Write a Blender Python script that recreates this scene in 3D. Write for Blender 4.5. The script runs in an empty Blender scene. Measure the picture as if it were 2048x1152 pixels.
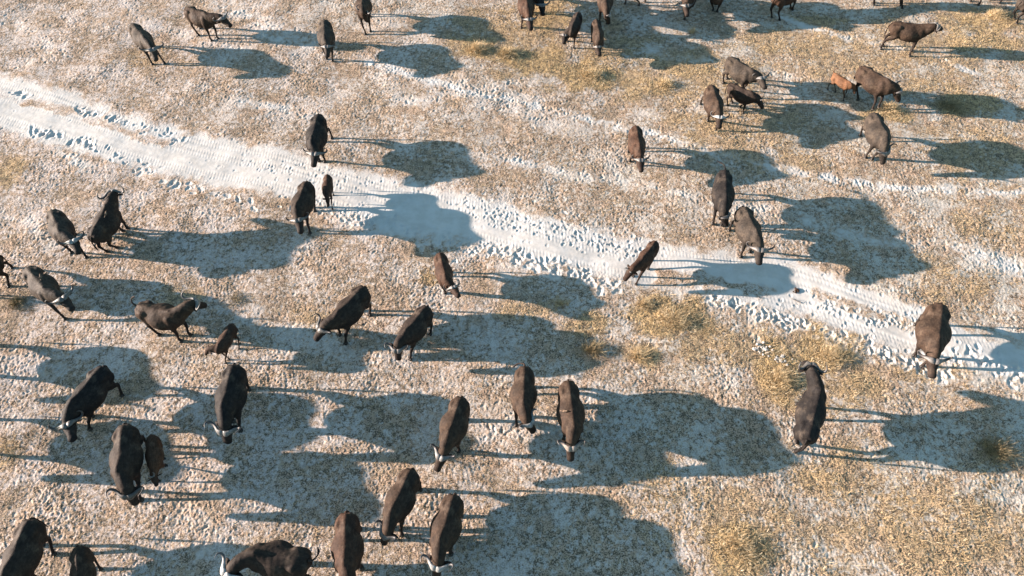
import bpy, bmesh, math, random
import numpy as np
from mathutils import Vector, Matrix
from mathutils.bvhtree import BVHTree

# ------------------------------------------------------------------ camera
SC = bpy.context.scene
CAM_H, PITCH, FPX = 21.5, 55.0, 1390.0
cam_d = bpy.data.cameras.new('camera'); cam = bpy.data.objects.new('camera', cam_d)
SC.collection.objects.link(cam); SC.camera = cam
cam.location = (0, 0, CAM_H); cam.rotation_euler = (math.radians(90 - PITCH), 0, 0)
cam_d.sensor_width = 36; cam_d.lens = 36 * FPX / 2048
cam_d.clip_start = 0.1; cam_d.clip_end = 6000

# ------------------------------------------------------------------ light
SUN_EL, SUN_AZ = 11.8, -4.5          # shadows run along +x and a little towards the viewer
sd = bpy.data.lights.new('sun', 'SUN'); sun = bpy.data.objects.new('sun', sd); SC.collection.objects.link(sun)
sd.energy = 5.0; sd.angle = math.radians(0.6); sd.color = (1.0, 0.83, 0.73)
el, az = math.radians(SUN_EL), math.radians(SUN_AZ)
ldir = Vector((math.cos(el) * math.cos(az), math.cos(el) * math.sin(az), -math.sin(el)))
sun.rotation_euler = ldir.to_track_quat('-Z', 'Y').to_euler()
W = bpy.data.worlds.new('World'); SC.world = W; W.use_nodes = True
nt = W.node_tree; sky = nt.nodes.new('ShaderNodeTexSky'); sky.sky_type = 'NISHITA'; sky.sun_disc = False
sky.sun_elevation = el
tos = -ldir; sky.sun_rotation = math.atan2(tos.x, tos.y)
sky.altitude = 900; sky.air_density = 1.0; sky.dust_density = 1.0; sky.ozone_density = 0.4
bg = nt.nodes['Background']; bg.inputs['Strength'].default_value = 0.067
tint = nt.nodes.new('ShaderNodeMix'); tint.data_type = 'RGBA'; tint.blend_type = 'MULTIPLY'; tint.inputs[0].default_value = 1
tint.inputs[7].default_value = (0.76, 1.0, 1.03, 1)
nt.links.new(sky.outputs[0], tint.inputs[6]); nt.links.new(tint.outputs[2], bg.inputs[0])
SC.view_settings.view_transform = 'Standard'; SC.view_settings.look = 'None'
SC.view_settings.exposure = 2.35; SC.view_settings.gamma = 1.0
SC.render.engine = 'CYCLES'; SC.cycles.max_bounces = 4; SC.cycles.diffuse_bounces = 2
SC.cycles.use_denoising = True

# ------------------------------------------------------------------ helpers
_p = math.radians(PITCH)
def at(px, py, z=0.0):
    """the point at height z that the photograph shows at pixel (px, py)"""
    x = (px - 1024) / FPX; y = -(py - 576) / FPX
    d = (x, math.cos(_p) + y * math.sin(_p), -math.sin(_p) + y * math.cos(_p))
    t = (z - CAM_H) / d[2]
    return Vector((d[0] * t, d[1] * t, z))

def perlin(x, y, seed=0):
    r = np.random.RandomState(seed); g = r.rand(256, 256) * 2 * np.pi
    gx, gy = np.cos(g), np.sin(g)
    xi = np.floor(x).astype(np.int64); yi = np.floor(y).astype(np.int64)
    xf = x - xi; yf = y - yi; xi &= 255; yi &= 255
    x1 = (xi + 1) & 255; y1 = (yi + 1) & 255
    u = xf * xf * xf * (xf * (xf * 6 - 15) + 10); v = yf * yf * yf * (yf * (yf * 6 - 15) + 10)
    n00 = gx[xi, yi] * xf + gy[xi, yi] * yf
    n10 = gx[x1, yi] * (xf - 1) + gy[x1, yi] * yf
    n01 = gx[xi, y1] * xf + gy[xi, y1] * (yf - 1)
    n11 = gx[x1, y1] * (xf - 1) + gy[x1, y1] * (yf - 1)
    return ((n00 * (1 - u) + n10 * u) * (1 - v) + (n01 * (1 - u) + n11 * u) * v) * 1.5
def noise(x, y, wl, seed=0):
    a = 0.6 + seed
    return perlin((x * math.cos(a) - y * math.sin(a)) / wl + 37.3, (x * math.sin(a) + y * math.cos(a)) / wl + 11.7, seed)
def sstep(e0, e1, x):
    t = np.clip((x - e0) / (e1 - e0), 0, 1); return t * t * (3 - 2 * t)
def macro(x, y):
    x = np.atleast_1d(np.asarray(x, float)); y = np.atleast_1d(np.asarray(y, float))
    return 0.05 * noise(x, y, 6.0, 3) + 0.03 * noise(x, y, 1.7, 4)
def macro1(x, y): return float(macro(x, y)[0])

def tag(o, label=None, cat=None, group=None, kind=None):
    if label: o['label'] = label
    if cat: o['category'] = cat
    if group: o['group'] = group
    if kind: o['kind'] = kind
    return o
def np_mesh(name, verts, faces, smooth=True):
    me = bpy.data.meshes.new(name); k = faces.shape[1]
    me.vertices.add(len(verts)); me.vertices.foreach_set('co', np.ascontiguousarray(verts, np.float32).ravel())
    me.loops.add(faces.size); me.loops.foreach_set('vertex_index', np.ascontiguousarray(faces, np.int32).ravel())
    me.polygons.add(len(faces)); me.polygons.foreach_set('loop_start', np.arange(0, faces.size, k, dtype=np.int32))
    me.update(calc_edges=True)
    me.polygons.foreach_set('use_smooth', np.full(len(faces), smooth))
    return me
def attr(me, name, vals):
    a = me.attributes.new(name, 'FLOAT', 'POINT'); a.data.foreach_set('value', np.ascontiguousarray(vals, np.float32).ravel())
def link(name, me, mat=None, parent=None):
    o = bpy.data.objects.new(name, me); SC.collection.objects.link(o)
    if mat: me.materials.append(mat)
    if parent: o.parent = parent
    return o

# ------------------------------------------------------------------ node materials
class NT:
    def __init__(s, name):
        s.m = bpy.data.materials.new(name); s.m.use_nodes = True; s.t = s.m.node_tree
        s.b = s.t.nodes['Principled BSDF']
    def n(s, typ, **kw):
        o = s.t.nodes.new(typ)
        for k, v in kw.items():
            if k in o.inputs: s.put(o.inputs[k], v)
            else: setattr(o, k, v)
        return o
    def put(s, sock, v):
        if isinstance(v, bpy.types.NodeSocket): s.t.links.new(v, sock)
        else: sock.default_value = v
    def attr(s, name): return s.n('ShaderNodeAttribute', attribute_name=name).outputs['Fac']
    def obj(s): return s.n('ShaderNodeTexCoord').outputs['Object']
    def noise(s, scale, detail=3, rough=0.6, vec=None):
        o = s.n('ShaderNodeTexNoise', Scale=scale, Detail=detail, Roughness=rough)
        s.put(o.inputs['Vector'], vec if vec else s.obj()); return o.outputs['Fac']
    def ramp(s, f, a, b, lo=0.0, hi=1.0):
        o = s.n('ShaderNodeMapRange'); s.put(o.inputs['Value'], f)
        o.inputs['From Min'].default_value = a; o.inputs['From Max'].default_value = b
        o.inputs['To Min'].default_value = lo; o.inputs['To Max'].default_value = hi
        o.interpolation_type = 'SMOOTHSTEP'; return o.outputs[0]
    def mix(s, f, a, b, mode='MIX'):
        o = s.n('ShaderNodeMix', data_type='RGBA', blend_type=mode)
        s.put(o.inputs[0], f)
        for i, v in ((6, a), (7, b)):
            if isinstance(v, bpy.types.NodeSocket): s.t.links.new(v, o.inputs[i])
            else: o.inputs[i].default_value = (*v, 1)
        return o.outputs[2]
    def math(s, op, a, b=0.0):
        o = s.n('ShaderNodeMath', operation=op); s.put(o.inputs[0], a); s.put(o.inputs[1], b); return o.outputs[0]
    def out(s, col, rough=0.9, spec=0.2, bump=None, bs=0.3, bd=0.01):
        s.put(s.b.inputs['Base Color'], col if isinstance(col, bpy.types.NodeSocket) else (*col, 1))
        s.b.inputs['Roughness'].default_value = rough; s.b.inputs['Specular IOR Level'].default_value = spec
        if bump is not None:
            o = s.n('ShaderNodeBump', Strength=bs, Distance=bd); s.put(o.inputs['Height'], bump)
            s.t.links.new(o.outputs[0], s.b.inputs['Normal'])
        return s.m

def mat_ground():
    k = NT('trampled_ground')
    sand, gold, clump, warm = k.attr('sand'), k.attr('gold'), k.attr('clump'), k.attr('warm')
    n1 = k.noise(9.0, 5, 0.7); n2 = k.noise(2.3, 4, 0.6); n3 = k.noise(23.0, 3, 0.7); n4 = k.noise(4.0, 3, 0.6); n5 = k.noise(0.45, 4, 0.6)
    dust = k.mix(warm, (0.435, 0.395, 0.34), (0.47, 0.405, 0.36))
    dust = k.mix(k.ramp(k.noise(0.9, 4, 0.65), 0.52, 0.74, 0.0, 0.5), dust, (0.42, 0.28, 0.18))
    straw = k.mix(k.ramp(n2, 0.35, 0.65), (0.32, 0.24, 0.165), (0.38, 0.27, 0.19))
    straw = k.mix(gold, straw, (0.45, 0.31, 0.15))
    f = k.math('ADD', k.math('MULTIPLY', clump, 0.8), k.math('MULTIPLY', k.math('SUBTRACT', n1, 0.5), 1.7))
    f = k.math('ADD', f, k.math('ADD', k.math('MULTIPLY', k.math('SUBTRACT', n5, 0.5), 1.5), k.math('MULTIPLY', k.math('SUBTRACT', n2, 0.5), 1.4)))
    f = k.math('ADD', f, k.math('MULTIPLY', gold, 0.35))
    f = k.ramp(f, 0.02, 0.72)
    col = k.mix(f, dust, straw)
    sp = k.math('ADD', n3, k.math('MULTIPLY', k.math('SUBTRACT', n4, 0.5), 0.45))
    sp = k.math('ADD', sp, k.math('MULTIPLY', gold, 0.03))
    dark = k.ramp(sp, 0.475, 0.56, 0.0, 0.97)
    dark = k.math('MULTIPLY', dark, k.ramp(f, 0.0, 0.7, 0.45, 1.0))
    dark = k.math('MULTIPLY', dark, k.ramp(sand, 0.1, 0.75, 1.0, 0.10))
    col = k.mix(dark, col, k.mix(n2, (0.11, 0.085, 0.06), (0.065, 0.05, 0.035)))
    white = k.mix(k.ramp(n2, 0.3, 0.7), (0.475, 0.455, 0.425), (0.41, 0.385, 0.35))
    sf = k.ramp(k.math('ADD', sand, k.math('MULTIPLY', k.math('SUBTRACT', n1, 0.5), 0.9)), 0.28, 0.80)
    col = k.mix(sf, col, white)
    b = k.math('ADD', k.noise(22.0, 4, 0.7), k.math('MULTIPLY', k.noise(70.0, 2, 0.6), 0.5))
    bump_h = k.math('MULTIPLY', b, k.math('SUBTRACT', 1.0, k.math('MULTIPLY', sf, 0.88)))
    return k.out(col, 0.95, 0.1, bump_h, 0.55, 0.02)
def mat_hide():
    k = NT('buffalo_hide')
    oc = k.n('ShaderNodeObjectInfo').outputs['Color']
    tone = k.attr('tone')
    n1 = k.noise(2.2, 4, 0.6); n2 = k.noise(14.0, 4, 0.65)
    c = k.mix(1.0, oc, k.mix(k.ramp(n1, 0.3, 0.7), (0.48, 0.48, 0.5), (0.95, 0.88, 0.82)), 'MULTIPLY')
    c = k.mix(1.0, c, k.mix(k.ramp(n2, 0.3, 0.7), (0.7, 0.7, 0.7), (1.1, 1.1, 1.1)), 'MULTIPLY')
    c = k.mix(k.math('MULTIPLY', k.ramp(k.noise(3.2, 6, 0.75), 0.48, 0.72), 0.20), c, (0.20, 0.155, 0.115))
    mp = k.n('ShaderNodeMapping'); k.t.links.new(k.obj(), mp.inputs[0]); mp.inputs['Scale'].default_value = (2.0, 9.0, 9.0)
    hair = k.noise(4.0, 5, 0.75, mp.outputs[0])
    c = k.mix(1.0, c, k.mix(k.ramp(hair, 0.35, 0.65), (0.72, 0.72, 0.74), (1.22, 1.18, 1.12)), 'MULTIPLY')
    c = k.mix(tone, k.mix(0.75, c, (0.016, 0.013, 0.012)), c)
    b = k.math('ADD', k.noise(60.0, 3, 0.6), k.math('ADD', k.math('MULTIPLY', k.noise(9.0, 3, 0.5), 2.0), hair))
    return k.out(c, 0.68, 0.07, b, 0.4, 0.012)
def mat_horn():
    k = NT('horn_keratin')
    oc = k.n('ShaderNodeObjectInfo').outputs['Color']
    tip = k.attr('tone')
    c = k.mix(1.0, oc, k.mix(k.ramp(k.noise(16.0, 4, 0.7), 0.3, 0.7), (0.6, 0.6, 0.6), (1.25, 1.25, 1.25)), 'MULTIPLY')
    c = k.mix(tip, (0.035, 0.032, 0.032), c)
    return k.out(c, 0.5, 0.4, k.noise(40.0, 4, 0.7), 0.5, 0.01)
def mat_plain(name, a, b, scale=12, rough=0.8, spec=0.2, bs=0.3):
    k = NT(name); n = k.noise(scale, 4, 0.65)
    return k.out(k.mix(k.ramp(n, 0.3, 0.7), a, b), rough, spec, n, bs, 0.01)
def mat_grass(name, a, b, c):
    k = NT(name); t = k.attr('tint')
    col = k.mix(k.ramp(t, 0.0, 0.6), a, b); col = k.mix(k.ramp(t, 0.7, 1.0), col, c)
    k.b.inputs['Subsurface Weight'].default_value = 0.0
    return k.out(col, 0.7, 0.2)
M_GROUND, M_HIDE, M_HORN = mat_ground(), mat_hide(), mat_horn()
M_HOOF = mat_plain('hoof', (0.012, 0.010, 0.009), (0.035, 0.03, 0.026), 30, 0.5, 0.3)
M_EYE = mat_plain('eye', (0.006, 0.005, 0.004), (0.012, 0.009, 0.007), 5, 0.1, 0.5)
M_STRAW = mat_grass('dry_grass', (0.35, 0.24, 0.12), (0.46, 0.34, 0.19), (0.58, 0.49, 0.34))
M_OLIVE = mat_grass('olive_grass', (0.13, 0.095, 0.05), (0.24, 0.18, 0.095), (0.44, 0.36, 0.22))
M_BIRD = mat_plain('oxpecker_feathers', (0.09, 0.06, 0.04), (0.16, 0.11, 0.075), 40, 0.7)
M_BEAK = mat_plain('oxpecker_beak', (0.5, 0.10, 0.03), (0.6, 0.16, 0.04), 20, 0.4)
M_CLOD = mat_plain('calcrete', (0.22, 0.20, 0.17), (0.46, 0.44, 0.41), 9, 0.95, 0.1, 0.8)
M_DUNG = mat_plain('dung', (0.02, 0.012, 0.009), (0.05, 0.028, 0.018), 25, 0.95, 0.1, 0.8)
M_TWIG = mat_plain('twig', (0.10, 0.07, 0.05), (0.2, 0.15, 0.11), 25, 0.9)

# ------------------------------------------------------------------ ground masks (world metres)
def wl(pts): return np.array([[*at(x, y)[:2]] for x, y in pts])
UP = wl([(-500, 30), (-200, 95), (0, 140), (130, 172), (260, 222), (420, 262), (560, 288), (640, 312), (780, 350), (900, 372), (1000, 395),
         (1120, 432), (1250, 465), (1400, 487), (1560, 505), (1640, 530), (1720, 565), (1850, 610), (2048, 655), (2300, 705), (2700, 770)])
LO = wl([(-500, 160), (-200, 225), (0, 268), (100, 300), (250, 338), (400, 372), (560, 400), (700, 445), (800, 485), (940, 492), (1060, 532),
         (1200, 565), (1300, 583), (1450, 602), (1600, 642), (1750, 695), (1900, 747), (2048, 775), (2300, 820), (2700, 890)])
def polydist(X, Y, P):
    d = np.full(X.shape, 1e9)
    for a, b in zip(P[:-1], P[1:]):
        ab = b - a; t = np.clip(((X - a[0]) * ab[0] + (Y - a[1]) * ab[1]) / (ab @ ab), 0, 1)
        d = np.minimum(d, np.hypot(X - a[0] - t * ab[0], Y - a[1] - t * ab[1]))
    return d
TRAILS = [  # pixel polyline, half width m, strength
    ([(740, 125), (870, 165), (960, 190), (1080, 212), (1200, 243), (1330, 275), (1450, 312), (1600, 345), (1750, 372), (1900, 382), (2100, 390)], 0.22, 1.0),
    ([(790, 205), (870, 195), (960, 175), (1060, 160)], 0.35, 0.62), ([(900, 150), (1000, 200), (1100, 250)], 0.45, 0.6),
    ([(470, 205), (560, 215), (640, 235)], 0.3, 0.75), ([(1000, 318), (1150, 350), (1300, 372), (1430, 405), (1530, 420), (1640, 450), (1740, 480), (1900, 490), (2100, 535)], 0.25, 0.68),
    ([(1560, 30), (1620, 55), (1700, 78), (1850, 108), (1960, 150)], 0.22, 0.95), ([(1950, 505), (2000, 525), (2060, 545)], 0.5, 0.9),
    ([(440, 10), (520, 45), (560, 75), (640, 95)], 0.6, 0.75), ([(330, 55), (420, 85), (500, 100)], 0.35, 0.65), ([(300, 50), (250, 0)], 0.35, 0.55),
    ([(0, 715), (60, 722), (130, 745)], 0.45, 0.55), ([(30, 430), (80, 470), (110, 500), (200, 470)], 0.4, 0.62), ([(985, 815), (1030, 838), (1100, 858), (960, 860)], 0.3, 0.5),
    ([(350, 1015), (420, 1060), (400, 1100)], 0.3, 0.6), ([(0, 30), (60, 60), (120, 110), (60, 125)], 0.5, 0.62), ([(640, 770), (660, 800), (650, 850)], 0.25, 0.45),
    ([(1000, 840), (1130, 870), (1200, 860)], 0.25, 0.5), ([(480, 640), (650, 690), (760, 700)], 0.3, 0.4), ([(1290, 95), (1330, 115), (1400, 120)], 0.35, 0.7),
    ([(1500, 640), (1530, 700), (1570, 730)], 0.3, 0.6), ([(1840, 640), (1850, 700), (1960, 760)], 0.3, 0.5), ([(1640, 160), (1560, 200)], 0.25, 0.5),
    ([(120, 300), (150, 325), (175, 340)], 0.3, 0.8), ([(1620, 160), (1480, 130)], 0.3, 0.35), ([(1240, 300), (1230, 330), (1240, 350)], 0.35, 0.55)]
STRAW_IN_ROAD = [([(60, 205), (150, 225), (240, 262), (330, 285)], 0.24, .62), ([(330, 290), (420, 300)], 0.14, 0.4), ([(1330, 552), (1400, 555), (1480, 575), (1530, 585)], 0.30, 1.0),
                 ([(1640, 590), (1720, 622), (1850, 655)], 0.28, .8), ([(0, 190), (60, 205)], 0.2, 0.4), ([(1900, 640), (2048, 690)], 0.3, 0.55)]
GOLD = [(1880, 1060, 230, 120, .45), (1450, 1040, 160, 90, .4), (1650, 1100, 150, 60, .35), (1750, 110, 240, 70, .35), (1500, 260, 160, 80, .35), (1950, 300, 120, 70, .4), (1400, 160, 140, 60, .45), (1980, 450, 90, 40, .35), (1450, 690, 120, 60, .45), (1010, 60, 110, 50, .5), (1240, 120, 120, 60, .5), (960, 95, 60, 28, 1), (1060, 120, 90, 32, 1), (1170, 150, 90, 34, 1), (1100, 30, 60, 40, .9), (1290, 170, 80, 26, .7), (1380, 140, 60, 20, .8), (1560, 90, 120, 30, .5),
        (1340, 630, 100, 45, 1), (1290, 710, 40, 28, .8), (1560, 740, 70, 60, 1), (1660, 700, 80, 50, 1), (1720, 770, 60, 40, .6), (1470, 1095, 100, 60, 1), (1960, 45, 100, 26, .9),
        (1940, 210, 80, 25, .8), (1860, 170, 60, 20, .5), (1780, 230, 60, 22, .9), (1960, 85, 110, 20, .8), (1180, 650, 50, 30, .7), (860, 555, 26, 22, .7), (1900, 560, 90, 50, .3),
        (1700, 960, 150, 70, .35), (650, 640, 70, 30, .4), (300, 110, 60, 30, .35), (20, 340, 40, 30, .6), (10, 910, 30, 40, .6), (1330, 970, 60, 40, .4), (1690, 800, 80, 40, .5),
        (1420, 250, 90, 40, .5), (1600, 330, 80, 30, .3), (360, 600, 50, 30, .4), (1660, 960, 60, 30, .6), (1880, 740, 90, 26, .5), (1060, 620, 80, 20, .4), (1640, 40, 60, 12, .6)]
def ellipses(X, Y):
    g = np.zeros(X.shape)
    for cx, cy, rx, ry, s in GOLD:
        c = at(cx, cy); r = abs(at(cx + rx, cy).x - c.x); q = abs(at(cx, cy - ry).y - c.y)
        d = np.hypot((X - c.x) / r, (Y - c.y) / q)
        g = np.maximum(g, s * (1 - sstep(0.45, 1.25, d + 0.5 * noise(X, Y, 0.9, 21))))
    return g
def masks(X, Y):
    en = 0.22 * noise(X, Y, 1.1, 7) + 0.16 * noise(X, Y, 0.33, 8)
    d = np.minimum(np.interp(X, UP[:, 0], UP[:, 1]) - Y, Y - np.interp(X, LO[:, 0], LO[:, 1])) * 0.9
    road = sstep(-0.30, 0.85, d + 1.3 * en)
    for P, w, s in STRAW_IN_ROAD:
        road = road * (1 - s * (1 - sstep(w * 0.3, w * 1.9, polydist(X, Y, wl(P)) + en * 1.2))).clip(0, 1)
    tr = np.zeros(X.shape); tn = 0.45 + 1.1 * noise(X, Y, 0.8, 11) + 0.8 * noise(X, Y, 0.25, 12)
    for P, w, s in TRAILS:
        dd = polydist(X, Y, wl(P))
        core = 1 - sstep(w * 0.1, w * 2.3, dd + 0.7 * en)
        tr = np.maximum(tr, core * s * np.clip(0.40 + tn * 0.58, 0, 0.82))
    pat = sstep(0.28, 0.75, noise(X, Y, 3.2, 14) + 0.55 * noise(X, Y, 0.7, 15)) * 0.32
    sand = np.clip(np.maximum(road, np.maximum(tr, pat)), 0, 1)
    gold = ellipses(X, Y) * (1 - road)
    return road, sand * (1 - 0.6 * gold * (1 - road)), gold

# ------------------------------------------------------------------ ground sheet
Yd = [2.0]
while Yd[-1] < 39.0: Yd.append(Yd[-1] + 0.023 + 0.0008 * Yd[-1])
def grow(a, step, lim, k=1.35):
    o = []
    while a < lim: step *= k; a += step; o.append(a)
    return o
Yr = np.array([-v for v in grow(-2.0, 0.05, 3000)][::-1] + Yd + grow(Yd[-1], 0.06, 3000))
NU = 1560; U = np.linspace(-1, 1, NU); ue = np.array(grow(1.0, 2 / NU, 150))
U = np.concatenate([-ue[::-1], U, ue])
half = 16.2 + 0.405 * (np.clip(Yr, 2, 39.0) - 2.0)
X = U[None, :] * half[:, None]; Y = np.repeat(Yr[:, None], len(U), 1)
inside = ((np.abs(U)[None, :] <= 1.02) & (Y > 1.5) & (Y < 39.6)).astype(float)
road, sand, gold = masks(X, Y)
road = road.astype(float)
Z = macro(X.ravel(), Y.ravel()).reshape(X.shape)
rough = (1 - 0.93 * road)
bill = np.abs(noise(X, Y, 0.30, 31)) ; fine = noise(X, Y, 0.11, 32); f2 = noise(X, Y, 0.065, 33); mid = noise(X, Y, 0.55, 34)
patch_amp = np.clip(0.95 + 0.7 * noise(X, Y, 2.0, 37), 0.45, 1.6)
rel = (0.009 * fine + 0.011 * f2 + 0.004 * (0.35 - bill) + 0.010 * mid) * patch_amp
Z += rel * rough * inside
clump = np.clip(0.5 + (fine * 0.45 + f2 * 0.3 + (0.3 - bill) * 0.8 + 0.45 * noise(X, Y, 1.3, 36)), 0, 1)
clump = clump * (1 - 0.55 * sand) + gold * 0.25
# wheel ruts and tyre ribs on the track
yc = 0.5 * (np.interp(X, UP[:, 0], UP[:, 1]) + np.interp(X, LO[:, 0], LO[:, 1]))
wd = np.interp(X, UP[:, 0], UP[:, 1]) - np.interp(X, LO[:, 0], LO[:, 1])
v = (Y - yc) / (0.5 * wd)
for c in (-0.62, -0.48, 0.46, 0.60, 0.05, 0.2):
    line = np.exp(-((v - c) / 0.055) ** 2)
    Z += road * inside * line * (-0.012 + 0.003 * np.sin(X * 2 * np.pi / 0.13))
Z += road * inside * (0.0025 * noise(X, Y, 0.16, 41) + 0.012 * noise(X, Y, 0.9, 42) + 0.003 * np.sin(v * 26 + 1.5 * noise(X, Y, 5, 43)))
# berm at the track's edges
edge = np.exp(-((np.minimum(1 - v, 1 + v)) / 0.14) ** 2)
Z += 0.012 * edge * inside * np.clip(0.6 + noise(X, Y, 0.7, 44), 0, 1)

# hoof prints
rnd = random.Random(5)
def stamp(x, y, r, dep, ang, kind=0, expose=0.0):
    h = 16.2 + 0.405 * (min(max(y, 2), 39.0) - 2.0)
    i0, i1 = np.searchsorted(Yr, y - 2.2 * r), np.searchsorted(Yr, y + 2.2 * r)
    j0, j1 = np.searchsorted(U, (x - 2.2 * r) / h), np.searchsorted(U, (x + 2.2 * r) / h)
    w1, w2, w3, w4 = rnd.uniform(0, .25), rnd.uniform(0, .2), rnd.random() * 6.3, rnd.random() * 6.3
    if i1 <= i0 or j1 <= j0: return
    xs = X[i0:i1, j0:j1] - x; ys = Y[i0:i1, j0:j1] - y
    a = xs * math.cos(ang) + ys * math.sin(ang); b = -xs * math.sin(ang) + ys * math.cos(ang)
    d = np.hypot(a / (1.35 if kind == 0 else 2.0), b) / r
    th_ = np.arctan2(b, a); d = d * (1 + w1 * np.sin(2 * th_ + w3) + w2 * np.sin(3 * th_ + w4))
    hgt = -dep * (1 - sstep(0.40, 1.0, d)) + 0.28 * dep * np.exp(-((d - 1.2) / 0.22) ** 2)
    if kind == 0: hgt += 0.55 * dep * np.exp(-(b / (0.22 * r)) ** 2) * (1 - sstep(0.4, 0.9, d))
    Z[i0:i1, j0:j1] += hgt * (0.36 if dep > 0.05 else 0.46)
    if expose: sand[i0:i1, j0:j1] = np.maximum(sand[i0:i1, j0:j1], expose * (1 - sstep(0.7, 2.2, d)))
def along(P, n, spread, r, dep, kind=0):
    P = [at(*q) for q in P]; L = [(b - a).length for a, b in zip(P[:-1], P[1:])]; T = sum(L)
    for _ in range(n):
        t = rnd.random() * T
        for a, b, l in zip(P[:-1], P[1:], L):
            if t <= l: break
            t -= l
        q = a.lerp(b, min(t / l, 1)); s = rnd.uniform(0.75, 1.3)
        stamp(q.x + rnd.gauss(0, spread), q.y + rnd.gauss(0, spread * 0.8), r * s, dep * rnd.uniform(0.7, 1.3),
              math.atan2(b.y - a.y, b.x - a.x) + rnd.gauss(0, 0.9) + (math.pi / 2), kind, 0.62 if dep > 0.035 else 0.4)
along([(60, 262), (130, 275), (190, 290)], 26, 0.14, 0.11, 0.075, 1)
along([(190, 290), (300, 345), (400, 385), (520, 410)], 38, 0.2, 0.085, 0.055, 1)
along([(20, 185), (60, 190)], 7, 0.1, 0.11, 0.07, 1)
along([(150, 215), (200, 230), (250, 245)], 18, 0.13, 0.11, 0.06, 1)
along([(270, 250), (350, 275), (370, 285)], 16, 0.18, 0.1, 0.055, 1)
along([(330, 235), (450, 265), (540, 285)], 24, 0.25, 0.07, 0.03)
along([(480, 320), (600, 340), (760, 370)], 90, 0.45, 0.065, 0.028)
along([(560, 400), (700, 440), (760, 470)], 60, 0.25, 0.075, 0.04)
along([(690, 425), (790, 450), (880, 480), (960, 500)], 110, 0.3, 0.075, 0.04)
along([(960, 420), (1060, 450), (1180, 475), (1280, 510)], 190, 0.45, 0.07, 0.036)
along([(800, 380), (900, 400), (1000, 430), (1060, 450)], 90, 0.5, 0.062, 0.026)
along([(980, 490), (1060, 525), (1150, 550), (1230, 575)], 80, 0.22, 0.095, 0.06, 1)
along([(1060, 400), (1200, 455), (1350, 500)], 50, 0.35, 0.065, 0.028)
along([(1420, 590), (1480, 610), (1600, 650), (1760, 700), (1900, 760)], 150, 0.22, 0.085, 0.06, 1)
along([(1560, 590), (1680, 620), (1800, 650), (1900, 690)], 80, 0.35, 0.075, 0.045)
along([(1500, 500), (1640, 540), (1800, 600), (2048, 680)], 60, 0.6, 0.065, 0.026)
along([(1930, 700), (2048, 760)], 36, 0.3, 0.09, 0.055, 1)
along([(420, 330), (620, 380), (800, 430)], 40, 0.5, 0.06, 0.022)
for P, w, s in TRAILS:
    Pw = [at(*q) for q in P]; T = sum((b - a).length for a, b in zip(Pw[:-1], Pw[1:]))
    along(P, int(T * 11 * (0.5 + w)), w * 0.9, 0.065, 0.028, 1)
for _ in range(5000):
    y = rnd.uniform(4, 37); x = rnd.uniform(-1, 1) * (16 + 0.4 * y)
    m_ = abs(y - 0.5 * (np.interp(x, UP[:, 0], UP[:, 1]) + np.interp(x, LO[:, 0], LO[:, 1])))
    if m_ < 1.5 and rnd.random() < 0.9: continue
    stamp(x, y, rnd.uniform(0.04, 0.075), rnd.uniform(0.01, 0.025), rnd.random() * 6.3, 1, rnd.choice((0, 0, 0.25, 0.4)))

ny, nx = X.shape
idx = np.arange(nx * ny).reshape(ny, nx)
F = np.stack([idx[:-1, :-1], idx[:-1, 1:], idx[1:, 1:], idx[1:, :-1]], -1).reshape(-1, 4)
gme = np_mesh('ground', np.stack([X, Y, Z], -1).reshape(-1, 3), F)
attr(gme, 'sand', sand); attr(gme, 'gold', gold); attr(gme, 'clump', clump)
warm = np.clip(0.55 - X * 0.03 - (Y - 15) * 0.012 + 0.4 * noise(X, Y, 5.0, 51), 0, 1)
attr(gme, 'warm', warm)
tag(link('ground', gme, M_GROUND), kind='structure')

def gz(x, y):
    """surface height under arrays of points (nearest grid vertex)"""
    i = np.clip(np.searchsorted(Yr, y), 0, ny - 1)
    h = 16.2 + 0.405 * (np.clip(Yr[i], 2, 39.0) - 2.0)
    j = np.clip(np.searchsorted(U, x / h), 0, nx - 1)
    return Z[i, j]

# ------------------------------------------------------------------ grass
R = np.random.RandomState(12)
def blades(cx, cy, cz, n_per, hmin, hmax, spread, lean, wid):
    n = len(cx) * n_per
    bx = np.repeat(cx, n_per) + R.normal(0, spread, n); by = np.repeat(cy, n_per) + R.normal(0, spread, n)
    bz = np.repeat(cz, n_per) - 0.01
    h = R.uniform(hmin, hmax, n); a = R.uniform(0, 2 * np.pi, n); l = np.abs(R.normal(0, lean, n)) * h
    w = R.uniform(0.6, 1.3, n) * wid; p = R.uniform(0, np.pi, n)
    ox = bx - np.repeat(cx, n_per); oy = by - np.repeat(cy, n_per)
    tx = bx + np.cos(a) * l + ox * 1.2; ty = by + np.sin(a) * l + oy * 1.2
    V = np.empty((n, 3, 3))
    V[:, 0] = np.stack([bx - np.cos(p) * w, by - np.sin(p) * w, bz], -1)
    V[:, 1] = np.stack([bx + np.cos(p) * w, by + np.sin(p) * w, bz], -1)
    V[:, 2] = np.stack([tx, ty, bz + h], -1)
    return V.reshape(-1, 3), np.repeat(R.rand(n), 3)
def scatter(n, fn):
    y = R.uniform(3.0, 38.5, n); x = R.uniform(-1, 1, n) * (16.5 + 0.4 * y)
    rd, sd_, gd = masks(x, y); keep = R.rand(n) < fn(x, y, rd, sd_, gd)
    return x[keep], y[keep]
Vs, Ts = [], []
x, y = scatter(150000, lambda x, y, r, s, g: (1 - np.clip(s, 0, 1)) ** 2 * np.clip(0.45 + noise(x, y, 1.6, 61), 0.05, 1))
V, T = blades(x, y, gz(x, y), 6, 0.015, 0.06, 0.035, 0.9, 0.006); Vs.append(V); Ts.append(T * 0.85)
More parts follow.
